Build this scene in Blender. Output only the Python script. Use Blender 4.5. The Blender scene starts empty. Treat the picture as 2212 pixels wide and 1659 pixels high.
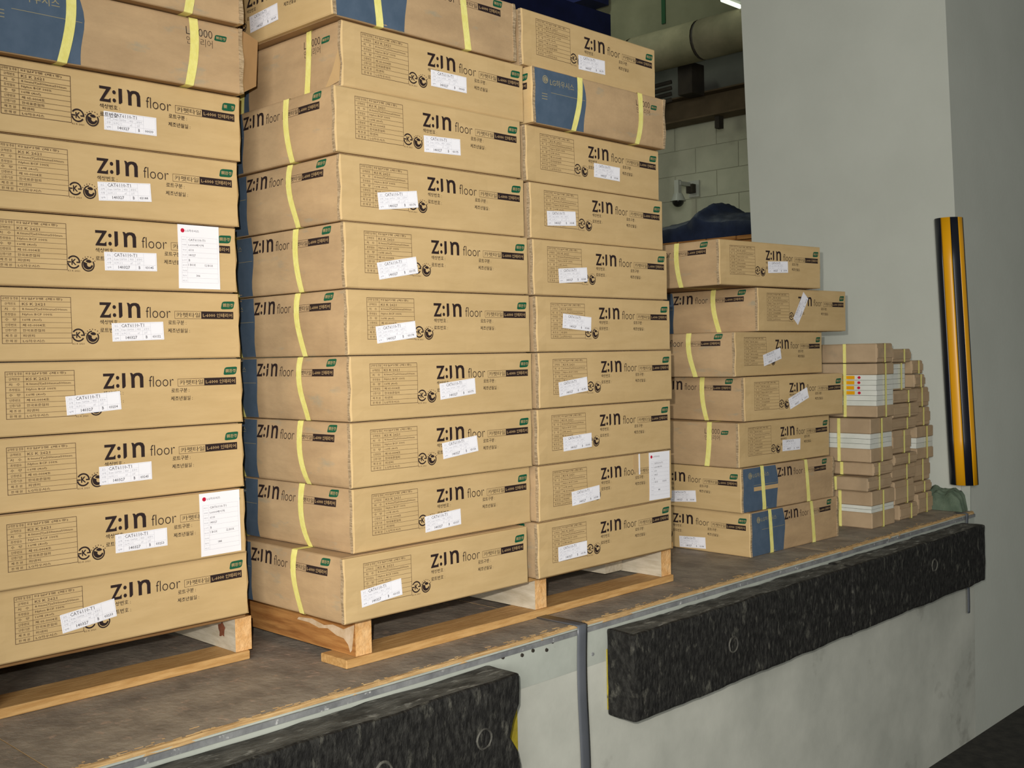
import bpy, bmesh, math, random
import numpy as np
from mathutils import Vector, Matrix, noise
random.seed(4)
SC = bpy.context.scene
COL = SC.collection
R = math.radians

# ------------------------------------------------------------------ camera
CAMP = Vector((-1.3008, -1.7428, 0.6372))
YAW, PIT, ROL, FPX = 0.7917, -0.02669, -0.01974, 2357.9
fw = Vector((math.sin(YAW)*math.cos(PIT), math.cos(YAW)*math.cos(PIT), math.sin(PIT)))
rt0 = Vector((math.cos(YAW), -math.sin(YAW), 0)); up0 = rt0.cross(fw)
rt = math.cos(ROL)*rt0 + math.sin(ROL)*up0
up = -math.sin(ROL)*rt0 + math.cos(ROL)*up0
cd = bpy.data.cameras.new('camera'); cam = bpy.data.objects.new('camera', cd); COL.objects.link(cam)
cd.sensor_width = 36; cd.lens = FPX/2212*36; cd.clip_start = .02; cd.clip_end = 100
M = Matrix.Identity(4)
for i in range(3):
    M[i][0] = rt[i]; M[i][1] = up[i]; M[i][2] = -fw[i]; M[i][3] = CAMP[i]
cam.matrix_world = M
SC.camera = cam

# ------------------------------------------------------------------ world, lights, exposure
wd = bpy.data.worlds.new('world'); SC.world = wd; wd.use_nodes = True
bg = wd.node_tree.nodes['Background']; bg.inputs[0].default_value = (.80, .86, .80, 1); bg.inputs[1].default_value = 0.11
# the photographer's flash, just above and left of the lens
fl = bpy.data.lights.new('flash', 'SPOT'); fl.energy = 195; fl.shadow_soft_size = .012; fl.spot_size = R(92); fl.spot_blend = 1; fl.color = (1, .96, .90)
flo = bpy.data.objects.new('flash', fl); COL.objects.link(flo)
flo.location = CAMP - .05*rt + .075*up
flo.rotation_euler = (fw + rt*480/FPX - up*110/FPX).to_track_quat('-Z', 'Y').to_euler()

fill = bpy.data.lights.new('side_fill', 'AREA'); fill.energy = 330; fill.shape = 'RECTANGLE'; fill.size = 3.0; fill.size_y = 2.4; fill.color = (1, 1, .97)  # added soft fill from the left, evens out the flash falloff
fillo = bpy.data.objects.new('side_fill', fill); COL.objects.link(fillo); fillo.location = (-4.8, -4.6, 1.9)
fillo.rotation_euler = (Vector((1.2, .3, .5))-fillo.location).to_track_quat('-Z', 'Y').to_euler()
# ceiling tube lamp deep inside the store room
tl = bpy.data.lights.new('unseen_store_light', 'AREA'); tl.energy = 24; tl.shape = 'RECTANGLE'; tl.size = 1.4; tl.size_y = .3; tl.color = (.9, 1, .85)
tlo = bpy.data.objects.new('unseen_store_light', tl); COL.objects.link(tlo); tlo.location = (4.0, 3.6, 4.1)
t2 = bpy.data.lights.new('unseen_store_light', 'AREA'); t2.energy = 6; t2.shape = 'RECTANGLE'; t2.size = 1.2; t2.size_y = .6; t2.color = (1, 1, .82)  # unseen fill added to brighten the far block wall
t2o = bpy.data.objects.new('unseen_store_light', t2); COL.objects.link(t2o); t2o.location = (3.8, 4.9, 2.6); t2o.rotation_euler = (Vector((6, 2.8, 1.7))-t2o.location).to_track_quat('-Z', 'Y').to_euler()
VS = SC.view_settings
VS.view_transform = 'Standard'; VS.look = 'None'; VS.gamma = 1; VS.use_curve_mapping = False; VS.exposure = 0.0

# ------------------------------------------------------------------ materials
def lin(c): return tuple(((v/255/12.92) if v/255 <= .04045 else ((v/255+.055)/1.055)**2.4) for v in c) + (1,)
def mat(name, c1, c2=None, scale=20, rough=.7, bump=0, stretch=(1, 1, 1), detail=4, spec=.3, metal=0, bscale=None, lo=.35, hi=.65, third=None):
    m = bpy.data.materials.new(name); m.use_nodes = True
    nt = m.node_tree; b = nt.nodes['Principled BSDF']
    b.inputs['Roughness'].default_value = rough; b.inputs['Metallic'].default_value = metal
    b.inputs['Specular IOR Level'].default_value = spec
    b.inputs['Base Color'].default_value = lin(c1)
    tc = nt.nodes.new('ShaderNodeTexCoord'); mp = nt.nodes.new('ShaderNodeMapping'); mp.inputs['Scale'].default_value = stretch
    oi = nt.nodes.new('ShaderNodeObjectInfo'); ad = nt.nodes.new('ShaderNodeVectorMath'); ad.operation = 'MULTIPLY_ADD'
    ad.inputs[1].default_value = (7, 7, 7)
    nt.links.new(oi.outputs['Random'], ad.inputs[0]); nt.links.new(tc.outputs['Object'], ad.inputs[2])
    nt.links.new(ad.outputs[0], mp.inputs[0])
    def nz(sc, det=detail):
        n = nt.nodes.new('ShaderNodeTexNoise'); n.inputs['Scale'].default_value = sc; n.inputs['Detail'].default_value = det; n.inputs['Roughness'].default_value = .6
        nt.links.new(mp.outputs[0], n.inputs['Vector']); return n
    if c2:
        n = nz(scale); r = nt.nodes.new('ShaderNodeValToRGB')
        r.color_ramp.elements[0].position = lo; r.color_ramp.elements[1].position = hi
        r.color_ramp.elements[0].color = lin(c1); r.color_ramp.elements[1].color = lin(c2)
        nt.links.new(n.outputs['Fac'], r.inputs[0]); out = r.outputs[0]
        if third:   # (colour, scale, lo, hi) worn patches on top
            n2 = nz(third[1], 8); r2 = nt.nodes.new('ShaderNodeValToRGB')
            r2.color_ramp.elements[0].position = third[2]; r2.color_ramp.elements[1].position = third[3]
            mx = nt.nodes.new('ShaderNodeMixRGB'); mx.inputs[2].default_value = lin(third[0])
            nt.links.new(n2.outputs['Fac'], r2.inputs[0]); nt.links.new(r2.outputs[0], mx.inputs[0]); nt.links.new(out, mx.inputs[1]); out = mx.outputs[0]
        nt.links.new(out, b.inputs['Base Color'])
    if bump:
        n = nz(bscale or scale*2); bp = nt.nodes.new('ShaderNodeBump'); bp.inputs['Strength'].default_value = bump; bp.inputs['Distance'].default_value = .01
        nt.links.new(n.outputs['Fac'], bp.inputs['Height']); nt.links.new(bp.outputs[0], b.inputs['Normal'])
    return m
KRAFT = mat('kraft_board', (192, 163, 115), (199, 170, 122), 9, .72, .05, (1, 1, 5), 5, .25, bscale=25)
KRAFT_SIDE = mat('kraft_board_scuffed', (170, 142, 107), (188, 158, 119), 6, .7, .15, (1, 1, 3), 6, .25, bscale=18, third=((150, 145, 125), 10, .6, .8))
KEDGE = mat('corrugated_edge', (150, 128, 98), (196, 172, 138), 60, .9, .5, (1, 1, 6), 3, .1, bscale=120)
KBOT = mat('kraft_board_underside', (150, 118, 80), (165, 130, 88), 8)
INK = mat('black_ink', (42, 30, 29), rough=.6)
TINK = mat('thin_brown_ink', (84, 62, 45), rough=.7)
BLUE = mat('slate_blue_ink', (72, 89, 107), (80, 96, 114), 30, .6)
GREEN = mat('green_ink', (14, 84, 58), rough=.6)
GOLD = mat('unprinted_gold', (150, 140, 110), rough=.6)
KR2 = mat('knockout_kraft', (190, 158, 112), rough=.7)
LABEL = mat('label_paper', (238, 236, 240), rough=.45)
LTXT = mat('label_print', (120, 118, 122), rough=.6)
LFINE = mat('label_fine_print', (178, 178, 184), rough=.6)
RED = mat('red_ink', (190, 25, 55), rough=.5)
STRAP = mat('yellow_pp_strap', (228, 218, 124), (236, 228, 142), 60, .45, .1, spec=.4)
PINE = mat('pine_wood', (180, 136, 80), (206, 164, 106), 14, .65, .2, (1, 9, 9), 5, .3, bscale=30)
PINEY = mat('pine_wood_across', (150, 98, 50), (186, 134, 76), 9, .65, .2, (9, .8, 9), 6, .3, bscale=30, third=((112, 68, 32), 5, .55, .75))
PINEEND = mat('pine_end_grain', (210, 158, 96), (232, 188, 132), 45, .8, .4, bscale=80)
PALE = mat('pale_wood_and_bounce', (178, 166, 142), (205, 194, 172), 12, .8, .2, (6, 1, 6), 5)  # also carries the bounced light painted on stringer sides
PLY = mat('brown_film_plywood', (128, 118, 106), (164, 152, 136), 11, .62, .3, (1.3, 1, 1), 9, .35, bscale=60, third=((186, 160, 140), 34, .58, .74))
PLYEDGE = mat('plywood_edge', (168, 132, 86), (208, 174, 122), 20, .8, .3, (1, 1, 30), 4, bscale=90)
STEEL = mat('worn_steel_angle', (112, 113, 114), (142, 143, 142), 20, .6, .2, (1, 4, 1), 6, .3, .1, third=((200, 200, 196), 50, .62, .7))
PAINT = mat('grey_green_paint', (164, 168, 158), (180, 184, 173), 6, .6, .1, (1, 1, 1), 6, third=((110, 98, 78), 30, .68, .8))
CONC = mat('dock_concrete', (170, 171, 160), (194, 194, 182), 3, .8, .15, (1, 1, 1), 8, third=((118, 116, 106), 5, .62, .85))
WALL = mat('painted_wall', (186, 188, 177), (193, 195, 184), 2, .7, .05, (1, 1, 1), 6, bscale=60)
WALLB = mat('painted_block', (172, 173, 152), (184, 184, 162), 4, .8, .2, bscale=60)
MORT = mat('block_mortar', (162, 163, 142), (168, 169, 148), 8)
RUB = mat('black_rubber', (26, 25, 23), (54, 53, 49), 60, .75, .9, (1.5, 1, .7), 12, .25, bscale=70, lo=.42, hi=.66, third=((104, 102, 92), 34, .57, .76))
RUBTOP = mat('scuffed_rubber_top', (56, 56, 52), (100, 100, 94), 14, .8, .5, (1, 2.5, 1), 10, .25, bscale=50, third=((160, 160, 152), 18, .56, .72))
YEL = mat('yellow_painted_plate', (178, 160, 44), (150, 134, 46), 30, .6, .2, third=((60, 52, 30), 40, .6, .7))
ASPH = mat('asphalt', (44, 42, 38), (60, 57, 51), 20, .9, .4)
PINED = mat('darker_pine', (132, 96, 58), (156, 118, 74), 12, .7, .2, (1, 9, 9), 5)
PVC = mat('grey_seam_rubber', (84, 87, 92), (100, 103, 108), 8, .38, .1, (1, 1, .4), 4, .5)
RUB2 = mat('scuffed_rim', (58, 56, 51), (92, 90, 82), 30, .8)
DARK = mat('dark_steel', (44, 40, 34), (60, 54, 44), 6, .8)
BROWNB = mat('brown_beam_paint', (84, 72, 52), (98, 84, 62), 6, .8)
DUCT = mat('duct_lagging', (112, 108, 84), (128, 122, 96), 6, .8, .2)
OLIVE = mat('olive_slab', (98, 98, 76), (110, 109, 86), 3, .85)
DGREEN = mat('dark_green_paint', (6, 58, 22), rough=.6)
NAVY = mat('navy_tarpaulin', (24, 32, 52), (36, 46, 70), 8, .6, .3)
DBLUE = mat('dark_blue_paint', (14, 20, 56), (20, 28, 72), 5, .6)
CAMW = mat('white_housing', (165, 167, 156), rough=.4)
CAMD = mat('camera_dome', (24, 24, 24), rough=.15, spec=.6)
YTUBE = mat('yellow_guard', (226, 160, 14), rough=.35, spec=.5)
BTUBE = mat('black_guard', (22, 24, 34), rough=.35, spec=.5)
WHITE = mat('white_panel_sheet', (214, 214, 204), (200, 202, 190), 10, .7)
KRF = mat('kraft_wrap_far', (164, 140, 110), (180, 155, 123), 8, .7, .1, third=((146, 130, 106), 6, .6, .8))
NET = mat('dusty_green_sheet', (82, 97, 80), (102, 115, 96), 14, .8, .5)
def emis(name, c, s):
    m = bpy.data.materials.new(name); m.use_nodes = True; b = m.node_tree.nodes['Principled BSDF']
    b.inputs['Emission Color'].default_value = lin(c); b.inputs['Emission Strength'].default_value = s; return m
TUBE = emis('lamp_tube', (235, 245, 225), 1.2)

# ------------------------------------------------------------------ helpers
def mk(name, verts, faces, mats, parent=None, midx=None, smooth=False, loc=None):
    me = bpy.data.meshes.new(name)
    me.from_pydata([tuple(v) for v in verts], [], faces)
    for m in (mats if isinstance(mats, (list, tuple)) else [mats]): me.materials.append(m)
    if midx is not None: me.polygons.foreach_set('material_index', midx)
    if smooth: me.polygons.foreach_set('use_smooth', [True]*len(me.polygons))
    me.update()
    return link(name, me, parent, loc)
def link(name, me, parent=None, loc=None):
    o = bpy.data.objects.new(name, me); COL.objects.link(o)
    if parent: o.parent = parent
    if loc: o.location = loc
    return o
def empty(name, loc=(0, 0, 0), rz=0):
    o = bpy.data.objects.new(name, None); COL.objects.link(o); o.location = loc; o.rotation_euler = (0, 0, rz); o.empty_display_size = .05; return o
def tag(o, label=None, cat=None, group=None, kind=None):
    if label: o['label'] = label
    if cat: o['category'] = cat
    if group: o['group'] = group
    if kind: o['kind'] = kind
    return o
def cuboid(a, b):
    (x0, y0, z0), (x1, y1, z1) = a, b
    v = [(x0, y0, z0), (x1, y0, z0), (x1, y1, z0), (x0, y1, z0), (x0, y0, z1), (x1, y0, z1), (x1, y1, z1), (x0, y1, z1)]
    f = [(0, 3, 2, 1), (4, 5, 6, 7), (0, 1, 5, 4), (1, 2, 6, 5), (2, 3, 7, 6), (3, 0, 4, 7)]
    return v, f
def bevbox(name, a, b, mats, parent=None, bev=.002, seg=1, rough=0, cuts=0, midx=None, smooth=False):
    bm = bmesh.new(); v, f = cuboid(a, b); vs = [bm.verts.new(p) for p in v]
    for q in f: bm.faces.new([vs[i] for i in q])
    if midx:
        for i, fc in enumerate(bm.faces): fc.material_index = midx[i]
    if cuts:
        L = [abs(b[i]-a[i]) for i in range(3)]; n = max(L)
        for ax in range(3):
            k = int(cuts*L[ax]/n)
            for j in range(1, k+1):
                co = [0, 0, 0]; co[ax] = a[ax]+(b[ax]-a[ax])*j/(k+1); no = [0, 0, 0]; no[ax] = 1
                bmesh.ops.bisect_plane(bm, geom=bm.verts[:]+bm.edges[:]+bm.faces[:], plane_co=co, plane_no=no)
    if bev:
        es = [e for e in bm.edges if len(e.link_faces) == 2 and e.calc_face_angle() > 1]
        bmesh.ops.bevel(bm, geom=es, offset=bev, segments=seg, affect='EDGES', profile=.6)
    if rough:
        for vv in bm.verts:
            n = noise.noise_vector(vv.co*9+Vector((a[0], a[1], 0))) + .5*noise.noise_vector(vv.co*30)
            vv.co += n*rough
    me = bpy.data.meshes.new(name); bm.to_mesh(me); bm.free()
    for m in (mats if isinstance(mats, (list, tuple)) else [mats]): me.materials.append(m)
    if smooth: me.polygons.foreach_set('use_smooth', [True]*len(me.polygons))
    return link(name, me, parent)
def tube(name, pts, r, m, parent=None, seg=10, cap=True):
    V = []; F = []
    pts = [Vector(p) for p in pts]
    for i, p in enumerate(pts):
        d = (pts[min(i+1, len(pts)-1)]-pts[max(i-1, 0)]).normalized()
        a = d.cross(Vector((0, 0, 1)) if abs(d.z) < .9 else Vector((1, 0, 0))).normalized(); b = d.cross(a)
        rr = r[i] if isinstance(r, (list, tuple)) else r
        for k in range(seg):
            t = 2*math.pi*k/seg; V.append(p+rr*(math.cos(t)*a+math.sin(t)*b))
    for i in range(len(pts)-1):
        for k in range(seg):
            F.append((i*seg+k, i*seg+(k+1) % seg, (i+1)*seg+(k+1) % seg, (i+1)*seg+k))
    if cap: F.append(tuple(range(seg))); F.append(tuple(range((len(pts)-1)*seg, len(pts)*seg))[::-1])
    return mk(name, V, F, m, parent, smooth=False if seg < 8 else True)

# ------------------------------------------------------------------ setting
# ground of the loading yard
tag(mk('floor_yard', *cuboid((-8, -9, -.98), (9, -.055, -.88)), ASPH), kind='structure')
# dock slab with concrete front face
dock = tag(mk('floor', *cuboid((-5, -.055, -.98), (2.93, 7, -.0125)), CONC), kind='structure')
tag(mk('floor_store', *cuboid((2.93, .94, -.98), (6.3, 7, -.001)), PLY), kind='structure')
# edge plate painted grey on the top of the dock face + plywood sheets on top
ep = bevbox('edge_plate', (-5, -.0575, -.105), (2.925, -.0552, -.0065), PAINT, dock, 0)
sa = bevbox('steel_angle', (-5, -.0625, -.021), (2.925, -.0576, -.010), STEEL, dock, .001)
for i, x0 in enumerate((-5, -3.05, -1.83, -.61, .61, 1.83)):
    x1 = (-3.05, -1.83, -.61, .61, 1.83, 2.928)[i]
    # ragged front edge of the film-faced plywood
    n = 60; V = []; F = []
    for j in range(n+1):
        x = x0+.001+(x1-x0-.002)*j/n
        e = -.052+.004*noise.noise(Vector((x*6, 0, 3)))+.003*noise.noise(Vector((x*40, 1, 0)))
        V += [(x, 7 if x0 < 3 else 7, 0), (x, e+.005, 0), (x, e, -.0005), (x, e-.004, -.006), (x, e-.005, -.012), (x, 7, -.012)]
    for j in range(n):
        a = j*6; b = a+6
        for k in range(5): F.append((a+k, a+k+1, b+k+1, b+k))
        F.append((a+5, a, b, b+5))
    F.append((0, 5, 4, 3, 2, 1)); F.append(tuple(n*6+k for k in range(6)))
    mi = []
    for j in range(n): mi += [0, 1, 1, 1, 0, 0]
    mk('plywood_sheet', V, F, [PLY, PLYEDGE], dock, mi+[1, 1])
# loose splinters along the edge
V = []; F = []
for i in range(420):
    x = random.uniform(-.6, 2.8); y = -.052+random.uniform(-.004, .03)*(random.random()**2); L = random.uniform(.004, .022); a = random.uniform(-.2, .35); w = random.uniform(.0004, .0014)
    dx, dy = L*math.cos(a), L*math.sin(a)*.5; b = len(V)
    V += [(x, y, .0006), (x+dx, y+dy, .0006), (x+dx*.9, y+dy+w, .0016), (x, y+w*2, .0016)]; F.append((b, b+1, b+2, b+3))
sp = mk('wood_splinters', V, F, PLYEDGE); tag(sp, 'fine wood splinters scattered along the frayed plywood dock edge', 'splinters', kind='stuff')
# bolts in the edge plate
for (x, z) in ((.42, -.03), (.455, -.027), (.50, -.035), (.52, -.02), (.66, -.078), (.36, -.022)):
    bm = bmesh.new(); bmesh.ops.create_cone(bm, cap_ends=True, segments=6, radius1=.005, radius2=.004, depth=.004, matrix=Matrix.Translation((x, -.0585, z)) @ Matrix.Rotation(R(90), 4, 'X'))
    me = bpy.data.meshes.new('bolt'); bm.to_mesh(me); bm.free(); me.materials.append(STEEL if x > .6 else DARK); link('bolt', me, dock)
# wall block to the right: end face looks along the dock, front face flush with the dock wall
def wall_block():
    z0, z1 = -.98, 4.4
    sh = lambda z: .037*z if z > 0 else .022*z
    P = [(2.93, -.035), (8.5, -.035), (8.5, .875), (2.93, .875)]
    V = [(x, y+sh(z0), z0) for x, y in P] + [(x, y+sh(z1), z1) for x, y in P]
    V = []
    ZZ = [z0, 0, .7, 1.4, 2.1, 2.8, 3.5, 4, z1]; N = 8
    for i in range(N+1):
        z = ZZ[i]
        V += [(x, y+sh(z), z) for x, y in P]
    F = [(0, 3, 2, 1), tuple(N*4+k for k in range(4))]
    for i in range(N):
        for k in range(4):
            a = i*4+k; b = i*4+(k+1) % 4; F.append((a, b, b+4, a+4))
    return mk('wall_right', V, F, WALL)
wr = tag(wall_block(), kind='structure')
# corner angle strip at the foot of that wall (light) above the dock
bevbox('corner_strip', (2.922, -.045, .0), (2.9285, -.012, .098), PAINT, wr, .001)
# far wall of laid blocks inside the store
fwl = tag(mk('wall_far', *cuboid((6.0, .9, -.98), (6.3, 7, 4.4)), MORT), kind='structure')
for r_ in range(9):
    z = .86+r_*.2
    for c in range(11):
        y = .95+c*.4+(.2 if r_ % 2 else 0)
        if y > 4.9: continue
        bevbox('block', (5.994, y+.003, z+.003), (6.02, y+.397, z+.197), WALLB, fwl, .003)
tag(mk('wall_back', *cuboid((-5, 7, -.98), (6.3, 7.3, 4.4)), WALLB), kind='structure')
tag(mk('wall_left', *cuboid((-5.3, -.055, -.98), (-5, 7.3, 4.4)), WALLB), kind='structure')
ceil = tag(mk('ceiling', *cuboid((-5.3, 0, 4.4), (8.5, 7.3, 4.6)), OLIVE), kind='structure')

# overhead services, seen dimly past the stacks
bevbox('trim_1', (5.6, .95, 3.12), (6.0, 7, 4.39), OLIVE, None, .01)['kind'] = 'structure'       # deep ceiling beam
t1 = bpy.data.objects['trim_1']
for y0, z0 in ((3.33, 3.165), (4.03, 3.24)):
    bevbox('painted_stripe', (5.592, y0, z0), (5.60, y0+.035, 4.38), DGREEN, t1, 0)
def thing1(o, l, c, g=None): return tag(o, l, c, g)
du = empty('insulated_duct', (5.40, 3, 2.90))
for i in range(9):
    y0 = 1.0-3+i*.62
    tube('duct_section', [(0, y0+.012, 0), (0, y0+.608, 0)], .145, DUCT, du, 20)
    tube('duct_joint', [(0, y0-.012, 0), (0, y0+.012, 0)], .138, DARK, du, 20)
tag(du, 'fat insulated duct running under the store room ceiling', 'duct')
st = empty('steel_beam', (5.85, 3, 2.455))
bevbox('web', (.03, -2, 0), (.045, 3.9, .17), BROWNB, st, 0); bevbox('flange', (-.06, -2, -.012), (.12, 3.9, 0), BROWNB, st, .001); bevbox('flange', (-.06, -2, .17), (.12, 3.9, .182), BROWNB, st, .001)
tag(st, 'brown steel beam along the top of the far block wall', 'beam')
bk = bevbox('pipe_bracket', (5.84, 3.02, 2.35), (5.9, 3.06, 2.442), DARK, None, .002); tag(bk, 'short dark bracket hanging under the brown steel beam', 'bracket')
bx = bevbox('junction_box', (5.62, 3.11, 2.60), (5.78, 3.24, 2.83), DARK, None, .004); tag(bx, 'dark square junction box under the insulated duct', 'box')
up_ = bevbox('shaded_wall_panel', (5.90, .96, 2.66), (5.98, 6.9, 3.115), mat('wall_shade_grey', (78, 78, 72), (88, 88, 80), 4), None, .004); tag(up_, 'dark grey stretch of shaded wall between the brown beam and the duct', 'panel')  # shade on the wall, built as a dark grey sheet
for i in range(4):
    y = 3.32; z = 2.52+i*.045
    o = tube('cable', [(5.5-.03*i, 5.2, z+.05), (5.5-.03*i, 4.2, z), (5.5, 3.75, z-.02), (5.52, 3.45+.05*i, z+.02), (5.62, 3.30, z+.06)], .016, DARK, None, 8)
    tag(o, '%s of the four dark cables looping beneath the duct' % ('lowest', 'second lowest', 'second highest', 'highest')[i], 'cable', 'cables under the duct')
bb = bevbox('blue_girder', (5.3, 3.86, 3.42), (5.56, 7, 3.75), DBLUE, None, .004); tag(bb, 'dark blue girder overhead above the middle stack', 'girder')
bc = bevbox('blue_crane_arm', (3.6, 3.55, 3.02), (5.2, 3.78, 3.2), DBLUE, None, .004); tag(bc, 'dark blue crane arm high behind the middle stack', 'crane arm')
lf = empty('ceiling_lamp', (5.2, 2.48, 3.03))
bevbox('housing', (-.12, -.05, .02), (.12, .05, .06), CAMW, lf, .004); tube('tube', [(-.11, 0, 0), (.11, 0, 0)], .015, TUBE, lf, 10)
tag(lf, 'white tube lamp at the top edge beside the pillar wall', 'lamp')

# security camera on the far wall
sc_ = empty('security_camera', (5.99, 3.37, 1.93))
bevbox('wall_plate', (-.012, -.06, -.06), (0, .04, .07), CAMW, sc_, .004)
bevbox('junction', (-.06, -.03, -.03), (-.012, .03, .04), DARK, sc_, .004)
bevbox('arm', (-.19, -.012, .02), (-.06, .018, .05), CAMW, sc_, .004)
bevbox('neck', (-.205, .0, -.06), (-.165, .04, .06), CAMW, sc_, .008)
bm = bmesh.new(); bmesh.ops.create_cone(bm, cap_ends=True, segments=24, radius1=.062, radius2=.035, depth=.06, matrix=Matrix.Translation((-.185, .02, -.075)))
me = bpy.data.meshes.new('housing'); bm.to_mesh(me); bm.free(); me.materials.append(CAMW); link('housing', me, sc_)
bm = bmesh.new(); bmesh.ops.create_uvsphere(bm, u_segments=20, v_segments=12, radius=.047)
bmesh.ops.delete(bm, geom=[v for v in bm.verts if v.co.z > .005], context='VERTS')
bmesh.ops.translate(bm, vec=(-.185, .02, -.105), verts=bm.verts[:])
me = bpy.data.meshes.new('dome'); bm.to_mesh(me); bm.free(); me.materials.append(CAMD); me.polygons.foreach_set('use_smooth', [True]*len(me.polygons)); link('dome', me, sc_)
tag(sc_, 'white security camera with dark dome on the far block wall', 'camera')

# crate with a heap of navy tarpaulin
cr = empty('wooden_crate', (3.75, 1.75, 0))
for i in range(8):
    z = .01+i*.148
    bevbox('plank', (-.35, -.62, z), (-.33, .45, z+.14), PINEY, cr, .002)
    bevbox('plank', (-.33, -.62, z), (.35, -.60, z+.14), PINEY, cr, .002)
for i in range(6): bevbox('plank', (-.36, -.63+i*.18, 1.19), (.36, -.46+i*.18, 1.21), PINEY, cr, .002)
for x in (-.33, .29):
    for y in (-.6, .39): bevbox('post', (x, y, 0), (x+.04, y+.04, 1.19), PINEY, cr, .002)
tag(cr, 'brown wooden crate behind the cartons under the navy tarpaulin', 'crate')
n = 46; V = []; F = []
prof = [(-.62, .12), (-.30, .15), (-.25, .16), (-.185, .22), (-.14, .15), (-.05, .135), (.04, .12), (.10, .08), (.15, .04), (.26, .004)]
def ph(y):
    for (a, h0), (b, h1) in zip(prof, prof[1:]):
        if a <= y <= b: return h0+(h1-h0)*(y-a)/(b-a)
    return .01
for i in range(n+1):
    for j in range(n+1):
        y = -.62+.76*i/n; x = -.34+.66*j/n
        fx = 1-abs((x+.05)/.42)**2.2
        h = max(.012, ph(y)*max(fx, 0)+.010*noise.noise(Vector((x*9, y*9, 1)))+.007*noise.noise(Vector((x*25, y*22, 5))))
        V.append((x+.01*noise.noise(Vector((x*8, y*8, 9))), y, h))
for i in range(n):
    for j in range(n): a = i*(n+1)+j; F.append((a, a+n+1, a+n+2, a+1))
b0 = len(V); per = [i*(n+1) for i in range(n+1)] + [n*(n+1)+j for j in range(1, n+1)] + [i*(n+1)+n for i in range(n-1, -1, -1)] + [j for j in range(n-1, 0, -1)]
for p in per: V.append((V[p][0], V[p][1], .001))
for k in range(len(per)): F.append((per[k], b0+k, b0+(k+1) % len(per), per[(k+1) % len(per)]))
tp = mk('tarpaulin', V, F, NAVY, None, smooth=True, loc=(3.75, 1.75, 1.212)); tag(tp, 'crumpled heap of dark navy tarpaulin behind the short carton stack', 'tarpaulin')

# padded corner guard: rounded, striped lengthwise, along the wall corner
cg = empty('corner_guard', (2.93, 0, .10))
def guard_strip(a0, a1, m, r=.052):
    V = []; F = []; N = 6
    H0, H1 = 0, 1.035
    cx, cy = .012, .012
    for zi in range(7):
        z = H0+(H1-H0)*zi/6; off = -.026+.050*(z+.0)
        for k in range(N+1):
            a = R(a0+(a1-a0)*k/N); V.append((cx+r*math.cos(a), cy+off+r*math.sin(a)-.0, z))
        for k in range(N+1):
            a = R(a0+(a1-a0)*k/N); V.append((cx+(r-.01)*math.cos(a), cy+off+(r-.01)*math.sin(a), z))
    S = 2*(N+1)
    for zi in range(6):
        for k in range(N):
            a = zi*S+k; F.append((a, a+1, a+S+1, a+S)); b = a+N+1; F.append((b, b+S, b+S+1, b+1))
        a = zi*S; F.append((a, a+S, a+S+N+1, a+N+1)); a = zi*S+N; F.append((a, a+N+1, a+S+N+1, a+S))
    for k in range(N): F.append((k, k+N+1, k+N+2, k+1)); a = 6*S+k; F.append((a, a+1, a+N+2, a+N+1))
    return mk('guard_stripe', V, F, m, cg, smooth=True)
ang = [(115, 168, BTUBE), (168, 208, YTUBE), (208, 242, BTUBE), (242, 275, YTUBE), (275, 325, BTUBE)]
for a0, a1, m in ang: guard_strip(a0, a1, m)
tag(cg, 'black and yellow striped rounded guard on the pillar wall corner', 'corner guard')

# grey rubber seam strip hanging over the dock edge, and a smaller far one
def seam(x0, w, zb, lab, back):
    V = []; F = []; n = 40
    path = [(x0, -.052+back, .0022), (x0, -.062, .0022)]
    for i in range(n+1):
        z = .001+(zb-.001)*i/n
        path.append((x0+.0008*math.sin(z*9), -.069-.003*math.sin(z*14), z))
    for (x, y, z) in path:
        for k in range(5):
            u = k/4-.5; V.append((x+w*u, y-.002*math.cos(u*math.pi), z))
    for i in range(len(path)-1):
        for k in range(4): a = i*5+k; F.append((a, a+1, a+6, a+5))
    o = mk('seam_strip', V, F, PVC, None, smooth=True)
    md = o.modifiers.new('s', 'SOLIDIFY'); md.thickness = .0015
    tag(o, lab, 'strip')
seam(.612, .034, -.87, 'grey rubber strip hanging down the dock face between the black bumpers', .16)
seam(2.832, .02, -.375, 'short dark grey strip under the far end of the long bumper', .03)

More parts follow.
